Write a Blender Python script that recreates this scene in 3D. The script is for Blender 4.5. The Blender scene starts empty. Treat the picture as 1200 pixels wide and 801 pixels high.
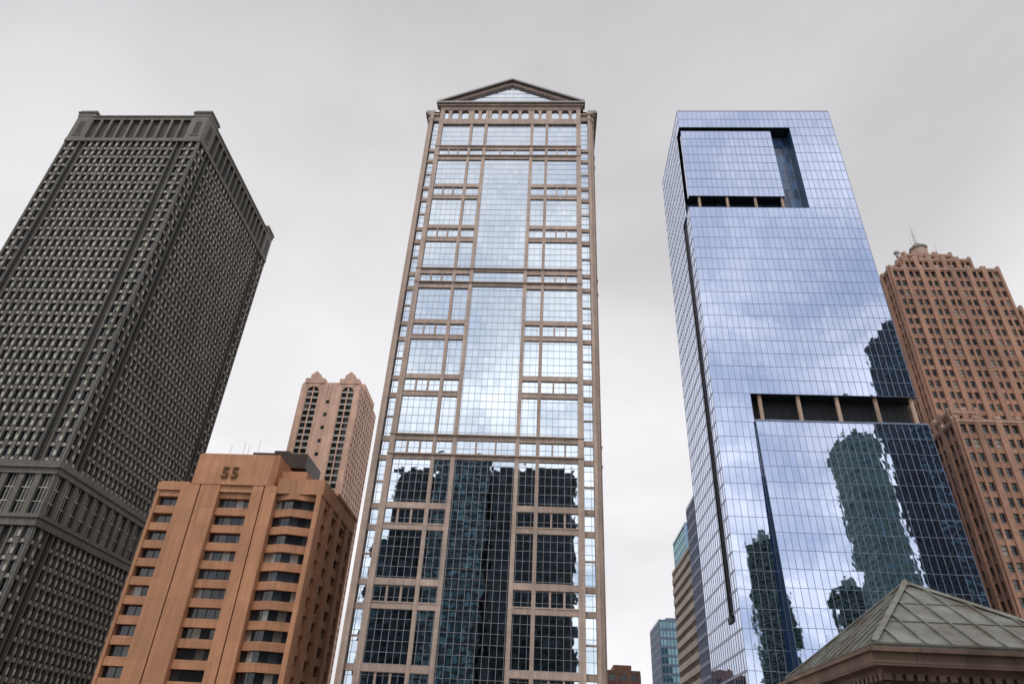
import bpy, math, random
from mathutils import Vector, Matrix
R = random.Random(7)
sc = bpy.context.scene

# ------------------------------------------------------------------ materials
def nodes_of(name):
    m = bpy.data.materials.new(name); m.use_nodes = True
    nt = m.node_tree
    return m, nt, nt.nodes, nt.links, nt.nodes["Principled BSDF"]

def mul_col(c, k): return (min(1,c[0]*k), min(1,c[1]*k), min(1,c[2]*k), 1)

def stone(name, col, rough=0.75, var=0.18, block=None, mortar=0.7, msize=0.03, streak=0.25, bump=0.3):
    m, nt, N, L, P = nodes_of(name)
    tc = N.new("ShaderNodeTexCoord")
    n1 = N.new("ShaderNodeTexNoise"); n1.inputs["Scale"].default_value = 0.09; n1.inputs["Detail"].default_value = 8
    n1.inputs["Roughness"].default_value = 0.7
    L.new(tc.outputs["Object"], n1.inputs["Vector"])
    r1 = N.new("ShaderNodeMapRange"); r1.inputs[1].default_value = 0.3; r1.inputs[2].default_value = 0.7
    r1.inputs[3].default_value = 1-var; r1.inputs[4].default_value = 1+var
    L.new(n1.outputs["Fac"], r1.inputs[0])
    mp = N.new("ShaderNodeMapping"); mp.inputs["Scale"].default_value = (1.3,1.3,0.06)
    L.new(tc.outputs["Object"], mp.inputs["Vector"])
    n2 = N.new("ShaderNodeTexNoise"); n2.inputs["Scale"].default_value = 1; n2.inputs["Detail"].default_value = 4
    L.new(mp.outputs[0], n2.inputs["Vector"])
    r2 = N.new("ShaderNodeMapRange"); r2.inputs[1].default_value = 0.35; r2.inputs[2].default_value = 0.65
    r2.inputs[3].default_value = 1-streak; r2.inputs[4].default_value = 1.04
    L.new(n2.outputs["Fac"], r2.inputs[0])
    mm = N.new("ShaderNodeMath"); mm.operation = 'MULTIPLY'
    L.new(r1.outputs[0], mm.inputs[0]); L.new(r2.outputs[0], mm.inputs[1])
    geo = N.new("ShaderNodeNewGeometry")
    r3 = N.new("ShaderNodeMapRange"); r3.inputs[3].default_value = 0.9; r3.inputs[4].default_value = 1.1
    L.new(geo.outputs["Random Per Island"], r3.inputs[0])
    m3 = N.new("ShaderNodeMath"); m3.operation = 'MULTIPLY'
    L.new(mm.outputs[0], m3.inputs[0]); L.new(r3.outputs[0], m3.inputs[1])
    vm = N.new("ShaderNodeVectorMath"); vm.operation = 'SCALE'
    L.new(m3.outputs[0], vm.inputs["Scale"])
    if block:
        sx = N.new("ShaderNodeSeparateXYZ"); L.new(tc.outputs["Object"], sx.inputs[0])
        ad = N.new("ShaderNodeMath"); ad.operation='ADD'
        L.new(sx.outputs[0], ad.inputs[0]); L.new(sx.outputs[1], ad.inputs[1])
        cx = N.new("ShaderNodeCombineXYZ"); L.new(ad.outputs[0], cx.inputs[0]); L.new(sx.outputs[2], cx.inputs[1])
        bt = N.new("ShaderNodeTexBrick"); bt.inputs["Scale"].default_value = 1
        bt.inputs["Brick Width"].default_value = block[0]; bt.inputs["Row Height"].default_value = block[1]
        bt.inputs["Mortar Size"].default_value = msize
        bt.inputs["Color1"].default_value = mul_col(col,1.06); bt.inputs["Color2"].default_value = mul_col(col,0.9)
        bt.inputs["Mortar"].default_value = mul_col(col, mortar)
        L.new(cx.outputs[0], bt.inputs["Vector"]); L.new(bt.outputs["Color"], vm.inputs[0])
    else:
        vm.inputs[0].default_value = col
    L.new(vm.outputs[0], P.inputs["Base Color"])
    P.inputs["Roughness"].default_value = rough
    if bump:
        n4 = N.new("ShaderNodeTexNoise"); n4.inputs["Scale"].default_value = 3; n4.inputs["Detail"].default_value = 6
        L.new(tc.outputs["Object"], n4.inputs["Vector"])
        b = N.new("ShaderNodeBump"); b.inputs["Strength"].default_value = bump; b.inputs["Distance"].default_value = 0.03
        L.new(n4.outputs["Fac"], b.inputs["Height"]); L.new(b.outputs[0], P.inputs["Normal"])
    return m

def mirror_glass(name, col, col2, rough=0.02, metal=1.0, wave=0.012):
    m, nt, N, L, P = nodes_of(name)
    geo = N.new("ShaderNodeNewGeometry")
    mx = N.new("ShaderNodeMix"); mx.data_type='RGBA'
    L.new(geo.outputs["Random Per Island"], mx.inputs[0])
    mx.inputs[6].default_value = (*col,1); mx.inputs[7].default_value = (*col2,1)
    L.new(mx.outputs[2], P.inputs["Base Color"])
    P.inputs["Metallic"].default_value = metal; P.inputs["Roughness"].default_value = rough
    tc = N.new("ShaderNodeTexCoord")
    n = N.new("ShaderNodeTexNoise"); n.inputs["Scale"].default_value = 0.3; n.inputs["Detail"].default_value = 2
    L.new(tc.outputs["Object"], n.inputs["Vector"])
    b = N.new("ShaderNodeBump"); b.inputs["Strength"].default_value = 1; b.inputs["Distance"].default_value = wave
    L.new(n.outputs["Fac"], b.inputs["Height"]); L.new(b.outputs[0], P.inputs["Normal"])
    return m

def window_glass(name, col=(0.02,0.025,0.03), blind=(0.3,0.28,0.25), frac=0.82, ior=1.9, rough=0.05):
    m, nt, N, L, P = nodes_of(name)
    geo = N.new("ShaderNodeNewGeometry")
    cr = N.new("ShaderNodeValToRGB"); e = cr.color_ramp.elements
    cr.color_ramp.interpolation='CONSTANT'
    e[0].color = (*col,1); e[0].position=0
    e[1].color = (*blind,1); e[1].position=frac
    x = e.new(frac*0.55); x.color = (col[0]*2.2,col[1]*2.2,col[2]*2.2,1)
    x = e.new(frac+(1-frac)*0.6); x.color = (blind[0]*0.45,blind[1]*0.45,blind[2]*0.45,1)
    L.new(geo.outputs["Random Per Island"], cr.inputs[0]); L.new(cr.outputs[0], P.inputs["Base Color"])
    P.inputs["Roughness"].default_value = rough; P.inputs["IOR"].default_value = ior
    return m

def plain(name, col, rough=0.5, metal=0.0):
    m, nt, N, L, P = nodes_of(name)
    tc = N.new("ShaderNodeTexCoord")
    n = N.new("ShaderNodeTexNoise"); n.inputs["Scale"].default_value = 0.7; n.inputs["Detail"].default_value = 6
    L.new(tc.outputs["Object"], n.inputs["Vector"])
    r = N.new("ShaderNodeMapRange"); r.inputs[1].default_value=.3; r.inputs[2].default_value=.7
    r.inputs[3].default_value = .82; r.inputs[4].default_value = 1.15
    L.new(n.outputs["Fac"], r.inputs[0])
    vm = N.new("ShaderNodeVectorMath"); vm.operation='SCALE'; vm.inputs[0].default_value = col
    L.new(r.outputs[0], vm.inputs["Scale"]); L.new(vm.outputs[0], P.inputs["Base Color"])
    P.inputs["Roughness"].default_value = rough; P.inputs["Metallic"].default_value = metal
    return m

M = {
 'pink_stone': stone('pink_granite', (0.49,0.375,0.315), block=(1.6,1.05), mortar=0.72, msize=0.025, streak=.18),
 'stone_mullion': plain('painted_mullion', (0.33,0.33,0.35), 0.4, 0.3),
 'silver_glass': mirror_glass('silver_reflective_glass', (0.68,0.78,0.87), (0.78,0.87,0.95)),
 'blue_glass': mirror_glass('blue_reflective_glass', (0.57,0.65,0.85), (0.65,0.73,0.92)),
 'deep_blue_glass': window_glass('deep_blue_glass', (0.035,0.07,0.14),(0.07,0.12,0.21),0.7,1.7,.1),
 'teal_glass': window_glass('teal_dark_glass', (0.045,0.10,0.125),(0.10,0.185,0.22),0.8,1.35),
 'blue_mullion': plain('blue_grey_mullion', (0.24,0.28,0.38), 0.35, 0.5),
 'dark_recess': plain('dark_recess_metal', (0.015,0.017,0.022), 0.6),
 'tan_column': stone('tan_column_stone', (0.5,0.36,0.27)),
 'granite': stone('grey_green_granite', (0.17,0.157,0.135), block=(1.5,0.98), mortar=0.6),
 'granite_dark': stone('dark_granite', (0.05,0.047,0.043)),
 'granite_light': stone('light_granite_blocks', (0.49,0.46,0.41), var=.35),
 'steel': plain('bright_steel', (0.45,0.46,0.46), 0.35, 0.6),
 'dark_window': window_glass('dark_window_glass', ior=1.6),
 'grey_window': window_glass('grey_window_glass', (0.010,0.012,0.015),(0.12,0.12,0.115),0.85,1.45),
 'brown_concrete': stone('brown_concrete', (0.51,0.25,0.135), block=(3.1,4.0), mortar=0.75, msize=0.03, var=0.12, streak=.16),
 'bronze': plain('dark_bronze', (0.045,0.03,0.022), 0.4, 0.5),
 'gold': plain('aged_gold_letters', (0.12,0.062,0.02), 0.4, 0.5),
 'salmon': stone('salmon_panels', (0.76,0.50,0.39), block=(3.0,2.9), mortar=0.8, var=0.1),
 'brick': stone('orange_brown_brick', (0.43,0.24,0.165), block=(0.9,0.45), mortar=0.8, var=0.24),
 'brick_trim': stone('limestone_trim', (0.50,0.35,0.275)),
 'beige': stone('beige_concrete', (0.56,0.48,0.42)),
 'green_glass': mirror_glass('green_tinted_glass', (0.36,0.50,0.53),(0.48,0.62,0.66)),
 'bridge_stone': stone('brown_limestone', (0.32,0.215,0.16), block=(1.0,0.45), mortar=0.55, msize=0.012, streak=0.4),
 'bridge_dark': stone('dark_limestone', (0.15,0.095,0.07)),  # darker brown stone tone for cornice neck, window sills and lintels
 'black_panel': plain('black_curtain_wall', (0.016,0.022,0.030), 0.8),
 'black_glass': window_glass('black_tower_glass', (0.012,0.02,0.028),(0.05,0.075,0.09),0.8,1.25),
 'grey_panel': stone('grey_green_concrete', (0.12,0.19,0.155)),
 'roof_metal': plain('roof_metal', (0.15,0.14,0.14), 0.5, 0.2),
}
def copper():
    m, nt, N, L, P = nodes_of('weathered_copper')
    tc = N.new("ShaderNodeTexCoord")
    n = N.new("ShaderNodeTexNoise"); n.inputs["Scale"].default_value=1.6; n.inputs["Detail"].default_value=9; n.inputs["Roughness"].default_value=.7
    L.new(tc.outputs["Object"], n.inputs["Vector"])
    cr = N.new("ShaderNodeValToRGB"); e=cr.color_ramp.elements
    e[0].position=.33; e[0].color=(0.16,0.13,0.10,1); e[1].position=.66; e[1].color=(0.32,0.345,0.31,1)
    x=e.new(.5); x.color=(0.23,0.23,0.20,1)
    L.new(n.outputs["Fac"], cr.inputs[0]); L.new(cr.outputs[0], P.inputs["Base Color"])
    P.inputs["Roughness"].default_value=.45; P.inputs["Metallic"].default_value=.15
    b=N.new("ShaderNodeBump"); b.inputs["Strength"].default_value=.3; b.inputs["Distance"].default_value=.02
    L.new(n.outputs["Fac"], b.inputs["Height"]); L.new(b.outputs[0], P.inputs["Normal"])
    return m
M['copper']=copper()

# ------------------------------------------------------------------ builders
class Bld:
    def __init__(s, name, loc=(0,0,0)):
        s.name=name; s.m={}; s.extra=[]
    def g(s, mat): return s.m.setdefault(mat, ([],[]))
    def hexa(s, mat, p):           # 8 pts: bottom 4 ccw, top 4
        v,f = s.g(mat); n=len(v); v.extend(p)
        a=Vector(p[1])-Vector(p[0]); b=Vector(p[3])-Vector(p[0]); c=Vector(p[4])-Vector(p[0])
        fs=[(0,3,2,1),(4,5,6,7),(0,1,5,4),(1,2,6,5),(2,3,7,6),(3,0,4,7)]
        if a.cross(b).dot(c) < 0: fs=[tuple(reversed(q)) for q in fs]
        f.extend(tuple(i+n for i in q) for q in fs)
    def box(s, mat, x0,x1,y0,y1,z0,z1):
        s.hexa(mat, [(x0,y0,z0),(x1,y0,z0),(x1,y1,z0),(x0,y1,z0),(x0,y0,z1),(x1,y0,z1),(x1,y1,z1),(x0,y1,z1)])
    def poly(s, mat, pts):
        v,f=s.g(mat); n=len(v); v.extend(pts); f.append(tuple(range(n,n+len(pts))))
    def prism(s, mat, pts, z0, z1):   # pts ccw
        v,f=s.g(mat); n=len(v); k=len(pts)
        v.extend((x,y,z0) for x,y in pts); v.extend((x,y,z1) for x,y in pts)
        f.append(tuple(n+i for i in reversed(range(k)))); f.append(tuple(n+k+i for i in range(k)))
        for i in range(k):
            j=(i+1)%k; f.append((n+i,n+j,n+k+j,n+k+i))
    def cyl(s, mat, x,y,r,z0,z1,seg=20, r2=None):
        r2 = r if r2 is None else r2
        v,f=s.g(mat); n=len(v)
        for z,q in ((z0,r),(z1,r2)):
            for i in range(seg):
                a=2*math.pi*i/seg; v.append((x+q*math.cos(a),y+q*math.sin(a),z))
        f.append(tuple(n+i for i in reversed(range(seg)))); f.append(tuple(n+seg+i for i in range(seg)))
        for i in range(seg):
            j=(i+1)%seg; f.append((n+i,n+j,n+seg+j,n+seg+i))
    def build(s):
        e = bpy.data.objects.new(s.name, None); sc.collection.objects.link(e)
        for k,(v,f) in s.m.items():
            me=bpy.data.meshes.new(k); me.from_pydata(v,[],f); me.materials.append(M[k]); me.update()
            o=bpy.data.objects.new(s.name.split('.')[0][:18]+'_'+k, me); sc.collection.objects.link(o); o.parent=e
        for o in s.extra: o.parent=e
        return e

class Face:
    """Local frame on a facade: u along wall, z up, d outward."""
    def __init__(s, b, O, U, Nn, lean=None):
        s.b=b; s.O=Vector(O); s.U=Vector(U); s.N=Vector(Nn); s.lean=lean or (lambda z:0.0)
        s.ccw = s.U.cross(Vector((0,0,1))).dot(s.N) > 0
    def P(s,u,z,d): 
        p=s.O+s.U*u+s.N*(d+s.lean(z)); return (p.x,p.y,p.z+z)
    def box(s, mat, u0,u1,z0,z1,d0,d1):
        P=s.P
        s.b.hexa(mat,[P(u0,z0,d1),P(u1,z0,d1),P(u1,z0,d0),P(u0,z0,d0),P(u0,z1,d1),P(u1,z1,d1),P(u1,z1,d0),P(u0,z1,d0)])
    def pane(s, mat, u0,u1,z0,z1,d,t=0.006):
        h=(u1-u0)/2; k=(z1-z0)/2
        a=R.gauss(0,t)*h; b=R.gauss(0,t)*k
        q=[s.P(u0,z0,d-a-b),s.P(u1,z0,d+a-b),s.P(u1,z1,d+a+b),s.P(u0,z1,d-a+b)]
        if not s.ccw: q.reverse()
        s.b.poly(mat,q)
    def panes(s, mat,u0,u1,z0,z1,nu,nz,d,t=0.006,skip=None):
        du=(u1-u0)/nu; dz=(z1-z0)/nz
        for i in range(nu):
            for j in range(nz):
                cu=u0+(i+.5)*du; cz=z0+(j+.5)*dz
                if skip and any(a<cu<b and c<cz<e for a,b,c,e in skip): continue
                s.pane(mat,u0+i*du,u0+(i+1)*du,z0+j*dz,z0+(j+1)*dz,d,t)
    def grid(s, mat,u0,u1,z0,z1,nu,nz,w,d0,d1,wh=None,skip=None):
        wh = wh or w
        du=(u1-u0)/nu; dz=(z1-z0)/nz
        def segs(lo,hi,cut):
            out=[(lo,hi)]
            for a,b in cut:
                nn=[]
                for p,q in out:
                    if b<=p or a>=q: nn.append((p,q)); continue
                    if a>p: nn.append((p,a))
                    if b<q: nn.append((b,q))
                out=nn
            return out
        for i in range(nu+1):
            u=u0+i*du
            cut=[(c,e) for a,b,c,e in (skip or []) if a-.01<u<b+.01]
            for p,q in segs(z0,z1,cut): s.box(mat,u-w/2,u+w/2,p,q,d0,d1)
        for j in range(nz+1):
            z=z0+j*dz
            cut=[(a,b) for a,b,c,e in (skip or []) if c+.01<z<e-.01]
            for p,q in segs(u0,u1,cut): s.box(mat,p,q,z-wh/2,z+wh/2,d0-.003,d1-.013)
    def bays(s, W, z0,z1,n,fh, pw,sh, wall,glass, pd=.35,sd=.2, mull=None, mw=.1, u0=0, t=.004, sill=None):
        bw=W/n; nf=max(1,int(round((z1-z0)/fh))); fh=(z1-z0)/nf
        for i in range(n+1):
            a=max(u0,u0+i*bw-pw/2); b=min(u0+W,u0+i*bw+pw/2)
            s.box(wall,a,b,z0,z1,-.3,pd)
        for j in range(nf):
            z=z0+j*fh
            s.box(wall,u0+.01,u0+W-.01,z,z+sh,-.3,sd)
            for i in range(n):
                a=u0+i*bw+pw/2; b=u0+(i+1)*bw-pw/2
                s.pane(glass,a,b,z+sh,z+fh,-.15,t)
                if mull: s.box(mull,(a+b)/2-mw/2,(a+b)/2+mw/2,z+sh,z+fh,-.2,-.04)
                if sill: s.box(sill,a-.05,b+.05,z+sh-.16,z+sh+.06,-.2,sd+.12)

def quad_faces(b,x0,x1,y0,y1):
    return (Face(b,(x0,y0,0),(1,0,0),(0,-1,0)), Face(b,(x1,y0,0),(0,1,0),(1,0,0)),
            Face(b,(x1,y1,0),(-1,0,0),(0,1,0)), Face(b,(x0,y1,0),(0,-1,0),(-1,0,0)))

# ================================================================== centre skyscraper
b=Bld('pediment_topped_glass_and_stone_skyscraper')
X0,Y0,W=-41.8,149.0,54.0
b.box('dark_recess',X0+2,X0+W-2,Y0+2,Y0+W-2,0,188)
def f77(F):
    NU,NZ=31,86
    F.panes('silver_glass',3.9,50.1,0,183.2,NU,NZ,0,.0020)
    F.grid('stone_mullion',3.9,50.1,0,183.2,NU,NZ,.085,.004,.08,.075)
    for a,c in ((.6,3.95),(50.05,53.4)):
        F.panes('silver_glass',a,c,0,185,2,87,-1.2,.0020)
        F.grid('stone_mullion',a,c,0,185,2,87,.085,-1.19,-1.1,.075)
    for a,c,d in ((3.9,5.25,.62),(14.3,15.15,.5),(19.05,20,.5),(34,34.95,.5),(38.85,39.7,.5),(48.75,50.1,.62)):
        F.box('pink_stone',a,c,0,190.2,-.3,d)
    for a,c in ((-.0,.75),(53.25,54)):
        F.box('pink_stone',a,c,0,186,-1.6,-.75)
    cols=[(5.25,14.3),(15.15,19.05),(34.95,38.85),(39.7,48.75)]
    base=[21.2+16.75*k for k in range(-1,10)]
    for i,zb in enumerate(base):
        zt=zb+10.5; nxt = zb+16.75
        last = i==len(base)-1
        if last: break
        for a,c in cols:
            F.box('pink_stone',a-.01,c+.01,zt,zt+1.5,-.2,.38)
            F.box('pink_stone',a-.01,c+.01,nxt-1.5,nxt,-.2,.38)
            F.box('pink_stone',a-.02,c+.02,zt+1.2,zt+1.42,.2,.48)
            F.box('pink_stone',a-.02,c+.02,nxt-1.42,nxt-1.2,.2,.48)
            n = 3 if c-a>6 else 1
            for q in range(1,n):
                u=a+(c-a)*q/n; F.box('pink_stone',u-.22,u+.22,zt+1.5,nxt-1.5,-.2,.3)
        for a,c in ((.7,3.95),(50.05,53.3)):
            F.box('pink_stone',a,c,zt,zt+1.3,-1.6,-.85)
            F.box('pink_stone',a,c,nxt-1.3,nxt,-1.6,-.85)
            F.box('pink_stone',a,c,zb+5.1,zb+5.5,-1.6,-.95)
    for z0,z1 in ((65.3,66.6),(70.2,71.6),(116.2,117.4),(121.2,122.3),(166.1,167.6),(170.3,171.9),(182.3,184.2)):
        F.box('pink_stone',19.98,34.02,z0,z1,-.2,.36)
    for z in (66.3,71.3,117.2,122.0,167.3,171.6):
        F.box('pink_stone',3.8,50.2,z,z+.3,.1,.8)
    for u in (24.67,29.33):
        for z0,z1 in ((66.6,70.2),(167.6,170.3)):
            F.box('pink_stone',u-.2,u+.2,z0,z1,-.2,.3)
    F.box('pink_stone',3.8,50.2,182.2,184.6,-.3,.66)
    F.box('pink_stone',3.8,50.2,189.0,190.6,-.3,.66)
    F.panes('silver_glass',4,50,184.5,189.1,14,1,-.1,.004)
    n=14; bw=46.2/n
    for i in range(n+1):
        u=3.9+i*bw
        F.box('pink_stone',max(3.9,u-.5),min(50.1,u+.5),184.6,189.0,-.3,.5)
    for i in range(n):
        u=3.9+(i+.5)*bw; r=bw/2-.5
        for sgn in (-1,1):
            pts=[]
            for q in range(7):
                a=math.pi/2*q/6
                pts.append((u+sgn*r*math.cos(a), 187.8+ (1.2)*math.sin(a)))
            pts.append((u+sgn*r,189.0))
            P=[F.P(x,z,.45) for x,z in pts]
            if (sgn<0)==F.ccw: P.reverse()
            b.poly('pink_stone',P)
    for a,c in ((-.1,3.85),(50.15,54.1)):
        F.box('pink_stone',a,c,185.0,187.4,-1.7,-.55)
        F.box('pink_stone',a-.3,c+.0,187.4,188.2,-1.9,-.1)
    F.box('pink_stone',2.9,51.1,190.6,191.3,-1,1.3)
    F.box('roof_metal',2.4,51.6,191.3,192.0,-1,1.9)
    zb,za,hw=192.0,203.2,23.6
    c=27
    nn=32
    for i in range(nn):
        ua=c-hw+2*hw*i/nn; ub=c-hw+2*hw*(i+1)/nn
        ha=za-(za-zb)*abs(ua-c)/hw; hb=za-(za-zb)*abs(ub-c)/hw
        P=[F.P(ua,zb,-.2),F.P(ub,zb,-.2),F.P(ub,hb,-.2),F.P(ua,ha,-.2)]
        if not F.ccw: P.reverse()
        b.poly('silver_glass',P)
        if i: F.box('stone_mullion',ua-.06,ua+.06,zb,ha,-.2,-.08)
    for k in range(1,5):
        z=zb+k*2.1; ww=hw*(1-(z-zb)/(za-zb)); F.box('stone_mullion',c-ww,c+ww,z-.06,z+.06,-.2,-.09)
    for sgn in (-1,1):
        for (t0,t1,d1,ext,mat) in ((-.9,.35,.55,0,'pink_stone'),(.35,1.15,1.7,.9,'roof_metal')):
            ue=c+sgn*(hw+ext); s0=(za-zb)/hw
            ze=zb-ext*s0
            P=[F.P(c,za+t0,d1),F.P(ue,ze+t0,d1),F.P(ue,ze+t0,-1.2),F.P(c,za+t0,-1.2),
               F.P(c,za+t1,d1),F.P(ue,ze+t1,d1),F.P(ue,ze+t1,-1.2),F.P(c,za+t1,-1.2)]
            b.hexa(mat,P)
for F in quad_faces(b,X0,X0+W,Y0,Y0+W): f77(F)
cx,cy=X0+27,Y0+27; hw=24.2
b.poly('roof_metal',[(cx-hw,Y0,192.2),(cx,Y0,203.9),(cx,Y0+W,203.9),(cx-hw,Y0+W,192.2)])
b.poly('roof_metal',[(cx,Y0,203.9),(cx+hw,Y0,192.2),(cx+hw,Y0+W,192.2),(cx,Y0+W,203.9)])
b.poly('roof_metal',[(X0,cy-hw,192.2),(X0+W,cy-hw,192.2),(X0+W,cy,203.88),(X0,cy,203.88)])
b.poly('roof_metal',[(X0,cy,203.88),(X0+W,cy,203.88),(X0+W,cy+hw,192.2),(X0,cy+hw,192.2)])
b.build()

# ================================================================== blue glass tower (right)
b=Bld('blue_glass_skyscraper')
GX0,GX1,GY0,GY1,GH=39.8,88.0,149.0,181.0,189.14
GW=GX1-GX0; nu=32; nz=49
F=Face(b,(GX0,GY0,0),(1,0,0),(0,-1,0))
sk=[(-1,34.7,146.7,181.4),(9.1,60,77.2,84.9),(9.1,60,-1,77.2)]
F.panes('blue_glass',0,GW,0,GH,nu,nz,0,.0018,skip=sk)
F.grid('blue_mullion',0,GW,0,GH,nu,nz,.075,.004,.06,.09,skip=sk)
b.box('dark_recess',GX0+.6,GX1-.6,GY0+4.6,GY1-.4,0,GH-1)
b.box('dark_recess',GX0+.5,GX1-.5,GY0+.3,GY0+4.6,181.4,GH-.5)
b.box('dark_recess',GX0+.1,GX1-.1,GY0+.1,GY0+4.6,84.95,86)
b.box('dark_recess',GX0+.1,GX1-.1,GY0+.1,GY0+4.6,145.6,146.65)
b.box('dark_recess',GX0+.1,GX1-.1,GY0+.1,GY0+4.6,181.45,182.4)
b.box('dark_recess',GX0+.3,GX0+9.0,GY0+.3,GY0+4.6,0,84.9)
b.box('dark_recess',GX0+34.95,GX1-.3,GY0+.3,GY0+4.6,146.7,181.4)
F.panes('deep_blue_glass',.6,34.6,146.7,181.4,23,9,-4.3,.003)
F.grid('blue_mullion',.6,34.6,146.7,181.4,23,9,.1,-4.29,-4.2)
b.box('deep_blue_glass',GX0+34.65,GX0+34.8,GY0+.02,GY0+4.6,146.7,181.4)
b.box('dark_recess',GX0+.7,GX0+28.4,GY0+.75,GY0+4.2,152.0,180.1)
F2=Face(b,(GX0,GY0,0),(1,0,0),(0,-1,0))
F2.panes('blue_glass',.5,28.6,151.8,180.3,19,8,-.6,.0018)
F2.grid('blue_mullion',.5,28.6,151.8,180.3,19,8,.075,-.59,-.53,.09)
Fs=Face(b,(GX0+28.6,GY0+.6,0),(0,1,0),(1,0,0)); Fs.panes('blue_glass',0,3.6,151.8,180.3,2,8,0,.002)
Fs=Face(b,(GX0+.5,GY0+4.2,0),(0,-1,0),(-1,0,0)); Fs.panes('blue_glass',0,3.6,151.8,180.3,2,8,0,.002)
for x in (43.4,51.6,59.8,67.6): b.cyl('tan_column',x,GY0+1.3,.42,146.7,152.0)
b.box('dark_recess',GX0+9.2,GX1-.4,GY0+3.6,GY0+4.6,77.2,84.95)
for q in range(20):
    F.box('granite_dark',9.3+q*1.95,9.4+q*1.95,77.2,84.9,-3.7,-3.5)
for x in (51.2,60.4,69.6,78.7,87.2): b.cyl('tan_column',x,GY0+1.0,.5,77.0,84.95)
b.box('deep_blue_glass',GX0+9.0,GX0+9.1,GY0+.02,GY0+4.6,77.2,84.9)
lean=lambda z: max(0,(77.2-z))*0.045+0.8
FL=Face(b,(GX0+9.1,GY0,0),(1,0,0),(0,-1,0),lean); LW=39.6
FL.panes('blue_glass',0,LW,0,77.2,26,20,0,.002)
FL.grid('blue_mullion',0,LW,0,77.2,26,20,.075,.004,.06,.09)
yb=GY0-lean(0)+.06; yt=GY0-lean(77.2)+.06
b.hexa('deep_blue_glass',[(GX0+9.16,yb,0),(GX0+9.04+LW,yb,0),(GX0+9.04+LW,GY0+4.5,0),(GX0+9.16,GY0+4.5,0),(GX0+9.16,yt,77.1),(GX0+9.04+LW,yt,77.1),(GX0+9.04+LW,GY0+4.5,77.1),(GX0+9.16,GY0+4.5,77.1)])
b.box('blue_mullion',GX0+9.0,GX0+9.2+LW,GY0-.95,GY0+4.5,77.12,77.5)
F=Face(b,(GX0,GY1,0),(0,-1,0),(-1,0,0))
sk=[(27.6,33,146.7,181.4),(24.0,26.0,34,146.0),(29.7,33,0,0)]
F.panes('blue_glass',0,32,0,GH,16,nz,0,.003,skip=sk)
F.grid('blue_mullion',0,32,0,GH,16,nz,.09,.004,.07,.5,skip=sk)
b.box('dark_recess',GX0+1.2,GX0+1.4,GY1-26.2,GY1-23.8,34,146)
F.box('dark_recess',23.9,24.05,34,146.5,-1.2,.3); F.box('dark_recess',25.95,26.1,34,146.5,-1.2,.3)
F.box('dark_recess',22.6,26.1,33.2,34.4,-1.2,.35)
F.box('dark_recess',23.9,27.7,145.9,146.7,-1.2,.3)
F=Face(b,(GX1,GY0,0),(0,1,0),(1,0,0)); F.panes('blue_glass',0,32,0,GH,21,nz,0,.003,skip=[(-1,4.4,77.2,84.9)]); F.grid('blue_mullion',0,32,0,GH,21,nz,.09,.004,.07,.12,skip=[(-1,4.4,77.2,84.9)])
F=Face(b,(GX1,GY1,0),(-1,0,0),(0,1,0)); F.panes('blue_glass',0,GW,0,GH,nu,nz,0,.003); F.grid('blue_mullion',0,GW,0,GH,nu,nz,.09,.004,.07,.12)
b.box('roof_metal',GX0,GX1,GY0,GY1,GH,GH+.35)
b.build()

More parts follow.
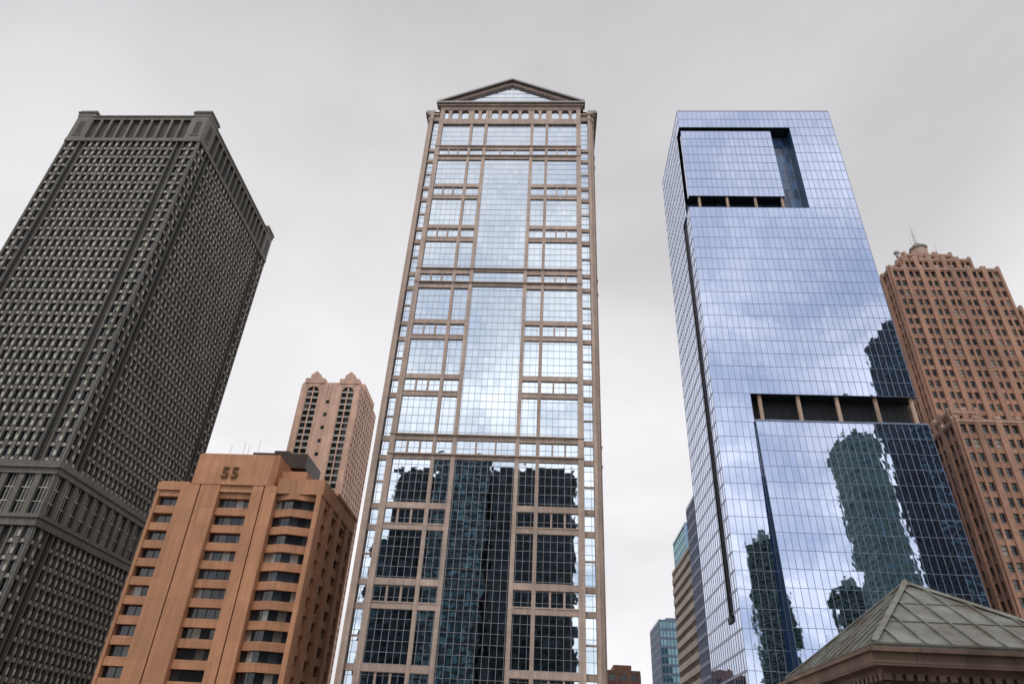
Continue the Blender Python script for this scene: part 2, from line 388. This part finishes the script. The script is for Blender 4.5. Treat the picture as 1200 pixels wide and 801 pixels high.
# ================================================================== granite tower (left)
b=Bld('granite_office_skyscraper')
LX0,LX1,LY0,LY1=-166.5,-119.3,153.0,217.0
b.box('granite_dark',LX0+.8,LX1-.8,LY0+.8,LY1-.8,0,190)
def fleo(F,W,n):
    pav=5.6; slot=1.9
    def wins(u0,w,k,z0,z1):
        bw=w/k; nf=int(round((z1-z0)/3.9)); fh=(z1-z0)/nf; hp=bw*.16
        for i in range(k+1):
            u=u0+i*bw; a=max(u0,u-hp); c=min(u0+w,u+hp)
            F.box('granite',a,c,z0,z1,-.7,.1)
        for j in range(nf):
            z=z0+j*fh
            F.box('granite',u0+.01,u0+w-.01,z,z+1.0,-.7,-.12)
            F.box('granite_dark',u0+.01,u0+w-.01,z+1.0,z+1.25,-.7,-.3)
            for i in range(k):
                a=u0+i*bw+hp; c=u0+(i+1)*bw-hp; m=(a+c)/2
                F.pane('grey_window',a,c,z+1.25,z+fh,-.64,.012)
                F.box('steel',m-.05,m+.05,z+1.25,z+fh,-.7,-.5)
                F.box('granite_light',m-.3,m+.3,z+.2,z+.95,-.3,.02)
            for i in range(k+1):
                u=u0+i*bw
                if u-.3>u0 and u+.3<u0+w: F.box('granite_light',u-hp*.8,u+hp*.8,z+1.5,z+2.8,0,.28)
    for z0,z1 in ((4,47.5),(63.5,178.5)):
        wins(0,pav,2,z0,z1); wins(W-pav,pav,2,z0,z1)
        wins(pav+slot,W-2*(pav+slot),n,z0,z1)
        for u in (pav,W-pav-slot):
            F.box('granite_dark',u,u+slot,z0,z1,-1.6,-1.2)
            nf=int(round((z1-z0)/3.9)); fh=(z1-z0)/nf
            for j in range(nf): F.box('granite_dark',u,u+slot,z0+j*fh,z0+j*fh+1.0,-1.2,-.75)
    F.box('granite',-.3,W+.3,47.5,49.3,-.7,.5); F.box('granite',-.6,W+.6,49.3,50.2,-.7,.9)
    F.box('granite',-.3,W+.3,60.2,61.6,-.7,.5); F.box('granite',-.7,W+.7,61.6,62.4,-.7,1.0); F.box('granite',-.2,W+.2,62.4,63.5,-.7,.3)
    k=int(round(W/4.2)); bw=W/k
    for i in range(k+1):
        F.box('granite',max(0,i*bw-.75),min(W,i*bw+.75),50.2,60.2,-.7,.25)
    for i in range(k):
        a=i*bw+.75;c=(i+1)*bw-.75
        for q in range(3): F.pane('grey_window',a,c,50.2+q*3.33,50.2+(q+1)*3.33,-.6,.01)
        for z in (53.4,56.8): F.box('granite_light',a,c,z,z+.25,-.65,-.35)
        for q in (1,2): F.box('granite_light',a+(c-a)*q/3-.08,a+(c-a)*q/3+.08,50.2,60.2,-.65,-.38)
    F.box('granite',-.1,W+.1,178.5,180.0,-.7,.35)
    F.box('granite',pav,W-pav,189.4,190.7,-2.2,.15)
    F.box('granite',pav-.1,W-pav+.1,190.7,191.3,-2.2,.45)
    F.box('dark_recess',pav,W-pav,180.0,189.4,-2.3,-2.0)
    m=int(round((W-2*pav)/3.6)); bw=(W-2*pav)/m
    for i in range(m+1):
        u=pav+i*bw; F.box('granite',max(pav,u-.42),min(W-pav,u+.42),180.0,189.4,-1.2,.15)
        if i<m: F.box('granite',u+bw/2-.1,u+bw/2+.1,180.0,189.4,-1.8,-1.6)
    for a,c in ((0,pav),(W-pav,W)):
        F.box('granite',a,c,180.0,191.0,-.9,.2)
        F.box('granite_dark',a+1.7,c-1.7,182,188.5,.15,.22)
        F.box('granite',a+1.4,c-1.4,181.3,181.9,.15,.4)
Fq=quad_faces(b,LX0,LX1,LY0,LY1)
fleo(Fq[0],LX1-LX0,14); fleo(Fq[1],LY1-LY0,21); fleo(Fq[2],LX1-LX0,14); fleo(Fq[3],LY1-LY0,21)
for x0,x1 in ((LX0,LX0+5.6),(LX1-5.6,LX1)):
    for y0,y1 in ((LY0,LY0+5.6),(LY1-5.6,LY1)):
        b.box('granite',x0-.3,x1+.3,y0-.3,y1+.3,191.0,192.6)
        b.box('granite',x0-.6,x1+.6,y0-.6,y1+.6,192.6,193.1)
        b.box('granite',x0-.2,x1+.2,y0-.2,y1+.2,193.1,194.0)
b.box('granite_dark',LX0+2,LX1-2,LY0+2,LY1-2,190,191)
b.build()

# ================================================================== brown concrete block "55"
b=Bld('brown_concrete_office_building')
c='brown_concrete'
b.box('dark_recess',-90.2,-53.2,152.4,179.4,0,56.5)
def rows(): 
    k=0
    while 53.6-4*k>-2:
        yield 53.6-4*k; k+=1
b.box(c,-85.3,-80.95,149.2,153,0,57.6); b.box(c,-80.65,-76.1,149.2,153,0,57.6)
b.box('bronze',-80.95,-80.65,149.7,153,0,57.6)
b.box(c,-68.3,-65.75,149.2,153,0,57.6); b.box(c,-65.45,-62.6,149.2,153,0,57.6); b.box('bronze',-65.75,-65.45,149.7,153,0,57.6)
b.box(c,-91.0,-90.4,149.8,153,0,57.6)
b.prism(c,[(-83.7,150.2),(-82.6,149.1),(-65.0,149.1),(-63.9,150.2),(-63.9,170),(-83.7,170)],57.6,65.2)
b.box(c,-83.4,-64.2,150.5,170,65.2,65.75)
b.box(c,-76.1,-68.3,149.6,153,56.0,57.6)
b.box(c,-91.2,-83.7,149.6,176,56.1,57.9); b.box(c,-90.9,-84,150,176,57.9,58.3)
b.box(c,-63.9,-57.5,152.5,172,58.5,62.6)
b.box(c,-62.6,-51.7,149.5,180.2,56.0,59.6)
b.box(c,-57.3,-51.3,160,180.4,59.6,60.4)
b.box('bronze',-74.5,-60.5,158,170,65.7,69.5)
b.box('bronze',-70,-66,160,166,69.5,71)
for x,h in ((-74.0,69.5),(-72.8,68.8),(-77.2,68.6),(-70.4,69.9)): b.cyl('steel',x,151.5,.05,65.7,h,6)
for z in rows():
    lo,hi=z-1.15,z+1.1
    b.box(c,-90.95,-85.3,150.0,153,hi,lo+4-.0 if z<53 else 56.2)
    b.box(c,-76.1,-68.3,150.2,153,hi,lo+4 if z<53 else 56.1)
    Fm=Face(b,(0,151.3,0),(1,0,0),(0,-1,0))
    for a,e in ((-90.4,-87.9),(-87.7,-85.4)): Fm.pane('dark_window',a,e,lo,hi,0,.01)
    for q in range(4):
        a=-76.1+q*1.95; Fm.pane('dark_window',a+.04,a+1.91,lo,hi,0,.01)
        Fm.box('bronze',a-.05,a+.05,lo,hi,-.1,.12)
    top = lo+4 if z<53 else 56.1
    b.prism(c,[(-62.6,150.6),(-58.2,149.2),(-53.0,150.9),(-53.0,153),(-62.6,153)],hi,top)
    b.prism('bronze',[(-62.6,151.5),(-58.2,150.1),(-53.0,151.8),(-53.0,153),(-62.6,153)],lo,hi)
    U1=Vector((4.4,-1.4,0)); l1=U1.length; U1.normalize()
    Fa=Face(b,(-62.6,151.45,0),U1,Vector((U1.y,-U1.x,0)))
    for q in range(3): Fa.pane('dark_window',q*l1/3+.06,(q+1)*l1/3-.06,lo,hi,.06,.01)
    U2=Vector((5.2,1.7,0)); l2=U2.length; U2.normalize()
    Fb=Face(b,(-58.2,150.05,0),U2,Vector((U2.y,-U2.x,0)))
    for q in range(3): Fb.pane('dark_window',q*l2/3+.06,(q+1)*l2/3-.06,lo,hi,.06,.01)
b.box(c,-53.0,-51.9,149.4,153.4,0,56.0)
Fr=Face(b,(-52.3,153.4,0),(0,1,0),(1,0,0))
for (a,e) in ((3.6,6.6),(11.2,14.2),(19.6,22.6),(25.6,26.8)): Fr.box(c,a,e,0,56,-1,.5)
for z in rows():
    lo,hi=z-1.15,z+1.1
    Fr.box(c,0,26.5,hi,lo+4 if z<53 else 56.1,-1,.1)
    for a,e in ((0,3.6),(6.6,11.2),(14.2,19.6),(22.6,25.6)):
        n=max(1,int((e-a)/1.6))
        for q in range(n): Fr.pane('dark_window',a+(e-a)*q/n+.05,a+(e-a)*(q+1)/n-.05,lo,hi,-.7,.01)
Fl=Face(b,(-90.9,180,0),(0,-1,0),(-1,0,0)); Fl.bays(30,0,56,8,4,1.6,1.8,c,'dark_window')
Fk=Face(b,(-52.3,179.9,0),(-1,0,0),(0,1,0)); Fk.bays(38.6,0,56,9,4,1.6,1.8,c,'dark_window')
b.box('roof_metal',-90.5,-52.4,153,179.8,56.3,56.9)
cu=bpy.data.curves.new('number_55','FONT'); cu.body='55'; cu.size=3.8; cu.extrude=.14; cu.offset=.06; cu.space_character=1.2
cu.materials.append(M['gold'])
o=bpy.data.objects.new('number_55_sign',cu); sc.collection.objects.link(o)
o.rotation_euler=(math.pi/2,0,0); o.location=(-76.6,148.85,59.2); b.extra.append(o)
b.build()

# ================================================================== salmon apartment tower
b=Bld('salmon_apartment_tower')
AX0,AX1,AY0,AY1,AH=-107,-81.5,256,286,143
b.box('dark_recess',AX0+.5,AX1-.5,AY0+.5,AY1-.5,0,AH-1)
F=Face(b,(AX0,AY0,0),(1,0,0),(0,-1,0))
for a,e in ((0,2.4),(7.9,11.4),(13.6,17.6),(23.1,25.5)): F.box('salmon',a,e,0,AH,-.5,.3)
F.box('salmon',11.4,13.6,0,AH,-.5,.1)
for a,e in ((2.4,7.9),(17.6,23.1)):
    for j in range(49):
        z=j*2.9
        for q in range(3):
            F.pane('grey_window',a+(e-a)*q/3+.2,a+(e-a)*(q+1)/3-.2,z+1.0,z+2.9,-.3,.01)
        F.box('granite_light',a,e,z+.0,z+.9,-.4,.0 if j%2 else -.05)
        F.box('salmon',a,a+.3,z,z+2.9,-.4,.1); F.box('salmon',(a+e)/2-.25,(a+e)/2+.25,z,z+2.9,-.4,.12)
    r=2.75; m=(a+e)/2
    for sgn in (-1,1):
        pts=[(m+sgn*r*math.cos(math.pi/2*q/8),139+3*math.sin(math.pi/2*q/8)) for q in range(9)]+[(m+sgn*r,142)]
        P=[F.P(x,z,.2) for x,z in pts]
        if sgn<0: P.reverse()
        b.poly('salmon',P)
    F.box('salmon',a-.1,e+.1,142,AH+1,-.5,.3)
    P=[(m-4.3,AH+.6),(m-4.3,AH+3),(m-2.2,AH+3),(m-2.2,AH+4.6),(m,AH+6.6),(m+2.2,AH+4.6),(m+2.2,AH+3),(m+4.3,AH+3),(m+4.3,AH+.6)]
    fr=[F.P(x,z,.5) for x,z in P]; bk=[F.P(x,z,-6) for x,z in P]
    b.poly('salmon',list(reversed(fr)) ); b.poly('salmon',bk)
    for i in range(len(P)):
        j=(i+1)%len(P); b.poly('salmon',[fr[i],fr[j],bk[j],bk[i]])
for z in range(2,138,6): F.pane('dark_window',11.8,13.2,z,z+1.6,.13,.01)
F=Face(b,(AX1,AY0,0),(0,1,0),(1,0,0)); F.bays(30,0,AH,9,2.9,1.7,1.4,'salmon','grey_window',mull='granite_light')
F=Face(b,(AX0,AY1,0),(0,-1,0),(-1,0,0)); F.bays(30,0,AH,9,2.9,1.5,1.2,'salmon','grey_window')
F=Face(b,(AX1,AY1,0),(-1,0,0),(0,1,0)); F.bays(25.5,0,AH,8,2.9,1.5,1.2,'salmon','grey_window')
b.box('salmon',AX0,AX1,AY0,AY1,AH-.3,AH+1)
b.box('salmon',AX0+9,AX1-9,AY0+6,AY1-8,AH+1,AH+4.5)
b.box('salmon',AX1-4,AX1+.3,AY0+5,AY1-6,AH+1,AH+3.6)
b.build()

# ================================================================== brick tower at right
b=Bld('stepped_brick_office_tower')
def brickbox(x0,x1,y0,y1,z0,z1,bay=5.2,cap=True):
    b.box('dark_recess',x0+.4,x1-.4,y0+.4,y1-.4,z0,z1-.5)
    for F,w in zip(quad_faces(b,x0,x1,y0,y1),(x1-x0,y1-y0,x1-x0,y1-y0)):
        n=max(1,int(round(w/bay))); bw=w/n
        nf=max(1,int(round((z1-z0-1.5)/3.75))); fh=(z1-z0-1.5)/nf
        for i in range(n+1):
            a=max(0,i*bw-.75); e=min(w,i*bw+.75); F.box('brick',a,e,z0,z1,-.4,.5)
            if cap: F.box('brick_trim',a,e,z1-.01,z1+.8,-.4,.55)
        for i in range(n):
            m=(i+.5)*bw; F.box('brick',m-.3,m+.3,z0,z1,-.4,.25)
        for j in range(nf):
            z=z0+j*fh
            F.box('brick',.02,w-.02,z,z+1.45,-.4,-.02)
            for i in range(n):
                l=i*bw+.75; r=(i+1)*bw-.75; m=(i+.5)*bw
                for a,e in ((l,m-.3),(m+.3,r)):
                    F.pane('dark_window',a+.04,e-.04,z+1.45,z+fh,-.3,.01)
                    F.box('brick_trim',a,e,z+1.36,z+1.48,-.1,.06)
                    F.box('bronze',a,e,z+1.45+(fh-1.45)/2-.05,z+1.45+(fh-1.45)/2+.05,-.34,-.22)
        F.box('brick',.01,w-.01,z1-1.5,z1,-.4,.35)
        F.box('brick_trim',.03,w-.03,z1-.9,z1-.5,-.2,.55)
    b.box('brick',x0+.2,x1-.2,y0+.2,y1-.2,z1-.6,z1+.05)
brickbox(111,146,181,215,0,151)
brickbox(117.5,140,183.5,213,151,157,4.6)
brickbox(121,137,187,209,157,162,4.6)
brickbox(146,152,186,212,0,139)
brickbox(101,168,158,181,0,84)
brickbox(105,112,165,181,84,90,3.6); 
brickbox(152,168,166,181,84,100,5)
b.cyl('brick_trim',128,189,2.6,162,165.5,8); b.cyl('copper',128,189,3.0,165.5,166.1,8); b.cyl('copper',128,189,2.6,166.1,168.6,8,.7)
b.cyl('steel',128,189,.3,168.6,177.5,8,.1)
for q in range(4): b.box('steel',128-1.0+q*.1,129.0-q*.1,188.95,189.05,170+q*1.3,170.12+q*1.3)
b.cyl('steel',126.3,189,.06,166,171,6); b.cyl('steel',133,187.5,.06,162,167,6)
b.cyl('granite_light',117,184,.5,158,159.6,10); b.cyl('granite_light',117,184,.9,159.6,160.2,12)
b.build()

# ================================================================== distant blocks between
def simple(name,x0,x1,y0,y1,h,wall,glass,bay,fh,pw,sh,mull=None,top=None,pd=.3,sd=.2):
    b=Bld(name); b.box('dark_recess',x0+.3,x1-.3,y0+.3,y1-.3,0,h-.5)
    for F,w in zip(quad_faces(b,x0,x1,y0,y1),(x1-x0,y1-y0,x1-x0,y1-y0)):
        F.bays(w,0,h,max(2,int(round(w/bay))),fh,pw,sh,wall,glass,mull=mull,pd=pd,sd=sd)
    b.box(wall,x0-.2,x1+.2,y0-.2,y1+.2,h,h+1.0)
    if top: b.box(wall,x0+(x1-x0)*.25,x1-(x1-x0)*.2,y0+(y1-y0)*.2,y1-(y1-y0)*.3,h+1,h+top)
    return b.build()
simple('beige_banded_office_building',48,80,226,268,71,'beige','dark_window',1.8,3.7,.25,1.9,top=4,pd=.1,sd=.35)
simple('green_glass_office_tower',55,78,272,300,92,'green_glass','green_glass',1.6,3.7,.12,.5,top=4,pd=.1,sd=.06)
simple('teal_glass_office_building',53,70,340,370,68,'blue_mullion','green_glass',1.6,3.7,.3,1.1,top=3)
simple('narrow_blue_office_tower',46,62,200,222,80,'blue_mullion','blue_glass',1.6,3.7,.2,.9)
simple('tan_brick_low_building',19,29,230,250,31.5,'brick','dark_window',3,3.7,1.2,1.6,top=3)

# ================================================================== city north of the river (seen in the reflections)
simple('black_office_tower',-30,15,-100,-64,150,'black_panel','black_glass',3.2,3.8,.5,1.1,top=5)
simple('teal_glass_tower',-65,-33,-104,-68,158,'black_panel','teal_glass',3.2,3.8,.7,1.0,top=5)
simple('black_office_tower',-84,-67,-96,-62,146,'black_panel','black_glass',3.2,3.8,.5,1.1,top=3)
simple('dark_office_tower',-97,-86,-112,-80,112,'black_panel','teal_glass',2,3.8,.6,1.2,top=4)
simple('concrete_office_tower',162,178,-70,-42,188,'grey_panel','teal_glass',2.6,3.7,.9,1.6,top=6)
simple('dark_office_tower',198,216,-75,-42,240,'black_panel','teal_glass',2.6,3.8,.8,1.2,top=6)
simple('grey_concrete_block',-210,-120,-140,-100,62,'grey_panel','dark_window',4,3.8,1,1.5,top=4)
simple('beige_office_block',40,140,-130,-90,34,'grey_panel','dark_window',3.5,3.8,1,1.6,top=4)
simple('brick_warehouse',-60,20,-58,-30,14,'brick','dark_window',4,3.8,1.4,1.6)
def corncob(x,y):
    b=Bld('round_balconied_apartment_tower')
    def ring(mat,rf,z0,z1,seg=96):
        b.prism(mat,[(x+rf(a)*math.cos(a),y+rf(a)*math.sin(a)) for a in (2*math.pi*i/seg for i in range(seg))],z0,z1)
    pet=lambda a: 13.4+2.6*abs(math.sin(8*a))
    b.cyl('grey_window',x,y,12.6,0,172,32)
    for i in range(60): ring('grey_panel',pet,2.9*i,2.9*i+.9)
    for i in range(16):
        a=2*math.pi*i/16; b.cyl('grey_panel',x+13.3*math.cos(a),y+13.3*math.sin(a),.5,0,173,8)
    b.cyl('grey_panel',x,y,5.5,172,181,24)
    return b.build()
corncob(233,-250); corncob(176,-262)

# ================================================================== bridge house (near right)
b=Bld('bridge_house')
zE=5.85; ap=7.82
bx0,bx1,by0,by1=7.05,11.91,16.0,22.0
cx,cy=9.48,19.0
b.box('bridge_stone',bx0+.55,bx1-.55,by0+.55,by1-.55,0,4.9)
b.box('bridge_stone',bx0+.2,bx1-.2,by0+.2,by1-.2,0,.9)
for (x,y) in ((bx0+.5,by0+.5),(bx1-.5,by0+.5),(bx0+.5,by1-.5),(bx1-.5,by1-.5)):
    b.box('bridge_stone',x-.45,x+.45,y-.45,y+.45,.9,4.75)
for F,w in zip(quad_faces(b,bx0+.55,bx1-.55,by0+.55,by1-.55),(bx1-bx0-1.1,by1-by0-1.1)*2):
    n=3 if w<4.5 else 4
    for i in range(n):
        a=.75+(w-1.5)*i/n; e=.75+(w-1.5)*(i+1)/n
        F.box('bridge_stone',a-.13,a+.13,.9,4.7,-.05,.22)
        F.pane('dark_window',a+.25,e-.25,1.6,4.0,.03,.004)
        F.box('bridge_dark',a+.2,e-.2,4.0,4.12,0,.1); F.box('bridge_dark',a+.2,e-.2,1.5,1.6,0,.14)
        F.box('bronze',(a+e)/2-.03,(a+e)/2+.03,1.6,4.0,.02,.07)
        F.box('bronze',a+.25,e-.25,2.75,2.81,.02,.068)
    F.box('bridge_stone',.75+(w-1.5)-.13,.75+(w-1.5)+.13,.9,4.7,-.05,.22)
def rim(mat,o,z0,z1): b.box(mat,bx0-o,bx1+o,by0-o,by1+o,z0,z1)
rim('bridge_dark',-.38,4.75,5.02); rim('bridge_stone',-.22,5.02,5.22); rim('bridge_stone',-.02,5.22,5.36)
rim('bridge_stone',.22,5.36,5.62); rim('bridge_stone',.30,5.62,5.70)
for i in range(22):
    x=bx0+.1+i*(bx1-bx0-.2)/21; b.box('bridge_stone',x-.07,x+.07,by0-.02,by0+.3,5.24-.13,5.24)
for i in range(26):
    y=by0+.1+i*(by1-by0-.2)/25; b.box('bridge_stone',bx0-.02,bx0+.3,y-.07,y+.07,5.11,5.24)
rim('copper',.08,5.70,5.80)
c4=[(bx0-.05,by0-.05,zE-.05),(bx1+.05,by0-.05,zE-.05),(bx1+.05,by1+.05,zE-.05),(bx0-.05,by1+.05,zE-.05)]
apx=Vector((cx,cy,ap))
for i in range(4):
    p,q=Vector(c4[i]),Vector(c4[(i+1)%4]); b.poly('copper',[p,q,apx])
    n=9 if i%2==0 else 11
    nrm=(q-p).cross(apx-p).normalized()
    def seam(a,c_,w,h):
        d=(c_-a).normalized(); s_=d.cross(nrm).normalized()*w/2; up=nrm*h
        b.hexa('copper',[tuple(a-s_),tuple(a+s_),tuple(c_+s_),tuple(c_-s_),tuple(a-s_+up),tuple(a+s_+up),tuple(c_+s_+up),tuple(c_-s_+up)])
    mid=(p+q)/2
    for k in range(1,n):
        t=k/n; base=p.lerp(q,t)
        f=1-abs(2*t-1)
        tip=base+(apx-mid)*f
        seam(base,tip,.035,.05)
    seam(p,apx,.12,.07)
    for f in (.33,.63):
        a=p.lerp(apx,f); e=q.lerp(apx,f); seam(a,e,.03,.02)
b.cyl('copper',cx,cy,.16,ap-.06,ap+.12,12,.05)
b.box('copper',bx0-.1,bx1+.1,by0-.1,by1+.1,5.79,5.83)
b.build()

# ================================================================== ground, river, road
def sheet(name, pts, faces, mat):
    me=bpy.data.meshes.new(name); me.from_pydata(pts,[],faces); me.materials.append(mat); me.update()
    o=bpy.data.objects.new(name,me); sc.collection.objects.link(o); return o
gm=stone('paving_concrete',(0.26,0.25,0.235),block=(1.5,1.5))
prof=[(-4000,0),(34,0),(34.01,-7),(98,-7),(98.01,0),(4000,0)]
pts=[];fc=[]
for (y,z) in prof: pts+= [(-4000,y,z),(4000,y,z)]
for i in range(5): fc.append((2*i,2*i+1,2*i+3,2*i+2))
sheet('ground',pts,fc,gm)
m,nt,N,L,P=nodes_of('river_water')
P.inputs['Base Color'].default_value=(0.02,0.05,0.04,1); P.inputs['Roughness'].default_value=.08
tc=N.new('ShaderNodeTexCoord'); n=N.new('ShaderNodeTexNoise'); n.inputs['Scale'].default_value=.6; n.inputs['Detail'].default_value=5
L.new(tc.outputs['Object'],n.inputs['Vector']); bp=N.new('ShaderNodeBump'); bp.inputs['Distance'].default_value=.2; bp.inputs['Strength'].default_value=.6
L.new(n.outputs['Fac'],bp.inputs['Height']); L.new(bp.outputs[0],P.inputs['Normal'])
sheet('river',[(-4000,34,-4),(4000,34,-4),(4000,98,-4),(-4000,98,-4)],[(0,1,2,3)],m)
asp=stone('asphalt',(0.05,0.05,0.052),rough=.85)
sheet('road',[(-1500,112,.004),(1500,112,.004),(1500,134,.004),(-1500,134,.004)],[(0,1,2,3)],asp)
sheet('road',[(-1500,-24,.004),(1500,-24,.004),(1500,-10,.004),(-1500,-10,.004)],[(0,1,2,3)],asp)
wp=plain('road_paint',(0.75,0.75,0.72),.6)
pts=[];fc=[]
for x in range(-300,300,6):
    for y in (117.5,128.5,-17):
        n=len(pts); pts+=[(x,y-.07,.008),(x+3,y-.07,.008),(x+3,y+.07,.008),(x,y+.07,.008)]; fc.append((n,n+1,n+2,n+3))
for y in (122.9,123.2):
    n=len(pts); pts+=[(-600,y-.06,.008),(600,y-.06,.008),(600,y+.06,.008),(-600,y+.06,.008)]; fc.append((n,n+1,n+2,n+3))
sheet('road_markings',pts,fc,wp)
b=Bld('kerb'); 
for y in (111.7,134.0,-24.3,-10.0): b.box('grey_panel',-600,600,y,y+.3,0,.13)
b.build()
b=Bld('river_balustrade')
for y in (33.2,98.6):
    for seg in ((-300,13.5),(31.5,300)):
        b.box('beige',seg[0],seg[1],y-.15,y+.15,.95,1.1); b.box('beige',seg[0],seg[1],y-.15,y+.15,0,.2)
        x=seg[0]
        while x<seg[1]: b.box('beige',x,x+.18,y-.09,y+.09,.2,.95); x+=.6
b.build()
b=Bld('bascule_bridge')
b.box('roof_metal',14,31,30,102,-.6,.012); 
for x in (14.2,30.8):
    b.box('bronze',x-.1,x+.1,30,102,1.1,1.2); b.box('bronze',x-.25,x+.25,30,102,-2.2,-.6)
    y=30
    while y<102: b.box('bronze',x-.05,x+.05,y,y+.1,0,1.1); y+=1.5
b.build()

# ================================================================== world, sun, camera
SUN_EL=math.radians(61); SUN_ROT=math.radians(194)
w=bpy.data.worlds.new('World'); sc.world=w; w.use_nodes=True
N=w.node_tree.nodes; L=w.node_tree.links; N.clear()
out=N.new('ShaderNodeOutputWorld')
sky=N.new('ShaderNodeTexSky'); sky.sky_type='NISHITA'; sky.sun_disc=False
sky.sun_elevation=SUN_EL; sky.sun_rotation=SUN_ROT
bg1=N.new('ShaderNodeBackground'); bg1.inputs[1].default_value=.14; L.new(sky.outputs[0],bg1.inputs[0])
tc=N.new('ShaderNodeTexCoord'); sp=N.new('ShaderNodeSeparateXYZ'); L.new(tc.outputs['Generated'],sp.inputs[0])
def math_(op,a,b_=None,clamp=False):
    n=N.new('ShaderNodeMath'); n.operation=op; n.use_clamp=clamp
    for i,v in enumerate((a,b_)):
        if v is None: continue
        if isinstance(v,(int,float)): n.inputs[i].default_value=v
        else: L.new(v,n.inputs[i])
    return n.outputs[0]
zz=math_('ADD',math_('MAXIMUM',sp.outputs[2],0.0),.25)
px=math_('DIVIDE',sp.outputs[0],zz); py=math_('DIVIDE',sp.outputs[1],zz)
cb=N.new('ShaderNodeCombineXYZ'); L.new(px,cb.inputs[0]); L.new(py,cb.inputs[1])
def noise(src,scale,det,dist,rough=.55,off=0,sc_=(1,1,1)):
    mp=N.new('ShaderNodeMapping'); mp.inputs['Location'].default_value=(off,off*.7,0); mp.inputs['Scale'].default_value=sc_; L.new(src,mp.inputs[0])
    n=N.new('ShaderNodeTexNoise'); n.inputs['Scale'].default_value=scale; n.inputs['Detail'].default_value=det
    n.inputs['Distortion'].default_value=dist; n.inputs['Roughness'].default_value=rough
    L.new(mp.outputs[0],n.inputs['Vector']); return n.outputs['Fac']
def mr(x,a,b_,c_,d):
    n=N.new('ShaderNodeMapRange'); n.interpolation_type='SMOOTHSTEP'
    L.new(x,n.inputs[0]); n.inputs[1].default_value=a; n.inputs[2].default_value=b_; n.inputs[3].default_value=c_; n.inputs[4].default_value=d
    return n.outputs[0]
n1=noise(tc.outputs['Generated'],1.6,5,.2,.48,3.1,(1,1,1.8))
n3=noise(tc.outputs['Generated'],4.0,6,.3,.5,7.7,(1,1,2.2))
n2=noise(cb.outputs[0],2.6,8,.4,.55,11.3)
elev=mr(sp.outputs[2],.15,1.0,.97,.58)
cl=math_('MULTIPLY',mr(n1,.3,.7,.86,1.12),mr(n3,.3,.7,.97,1.03))
val=math_('MULTIPLY',elev,cl)
back=mr(sp.outputs[1],-.35,.15,1.0,0.0)
bright=math_('ADD',math_('MULTIPLY',back,math_('ADD',mr(n2,.35,.65,.0,.6),-.08)),1.0)
val=math_('MULTIPLY',val,bright)
tint=N.new('ShaderNodeVectorMath'); tint.operation='SCALE'; tint.inputs[0].default_value=(1.0,.982,1.005); L.new(val,tint.inputs['Scale'])
bg2=N.new('ShaderNodeBackground'); L.new(tint.outputs[0],bg2.inputs[0])
gap=mr(n2,.36,.56,.42,0.0)
fac=math_('SUBTRACT',1.0,math_('ADD',math_('MULTIPLY',gap,back),.03),True)
ms=N.new('ShaderNodeMixShader'); L.new(fac,ms.inputs[0]); L.new(bg1.outputs[0],ms.inputs[1]); L.new(bg2.outputs[0],ms.inputs[2])
L.new(ms.outputs[0],out.inputs[0])

ld=bpy.data.lights.new('sun','SUN'); ld.energy=1.5; ld.angle=math.radians(11); ld.color=(1,.94,.86)
so=bpy.data.objects.new('sun',ld); sc.collection.objects.link(so)
el=SUN_EL; rot=SUN_ROT
d=Vector((math.sin(rot)*math.cos(el),math.cos(rot)*math.cos(el),math.sin(el)))
so.rotation_euler=d.to_track_quat('Z','Y').to_euler(); so.location=(0,0,300)

cd=bpy.data.cameras.new('camera'); cam=bpy.data.objects.new('camera',cd); sc.collection.objects.link(cam)
cd.sensor_width=36; cd.lens=24.0; cd.clip_end=12000; cd.clip_start=.1
r=Vector((.9983,.0368,.0471)).normalized(); u=Vector((-.0198,-.5402,.8413)); u=(u-r*u.dot(r)).normalized(); k=r.cross(u)
mt=Matrix(((r.x,u.x,k.x,0),(r.y,u.y,k.y,0),(r.z,u.z,k.z,3.0),(0,0,0,1)))
cam.matrix_world=mt
sc.camera=cam
sc.view_settings.view_transform='Standard'; sc.view_settings.look='None'; sc.view_settings.exposure=0
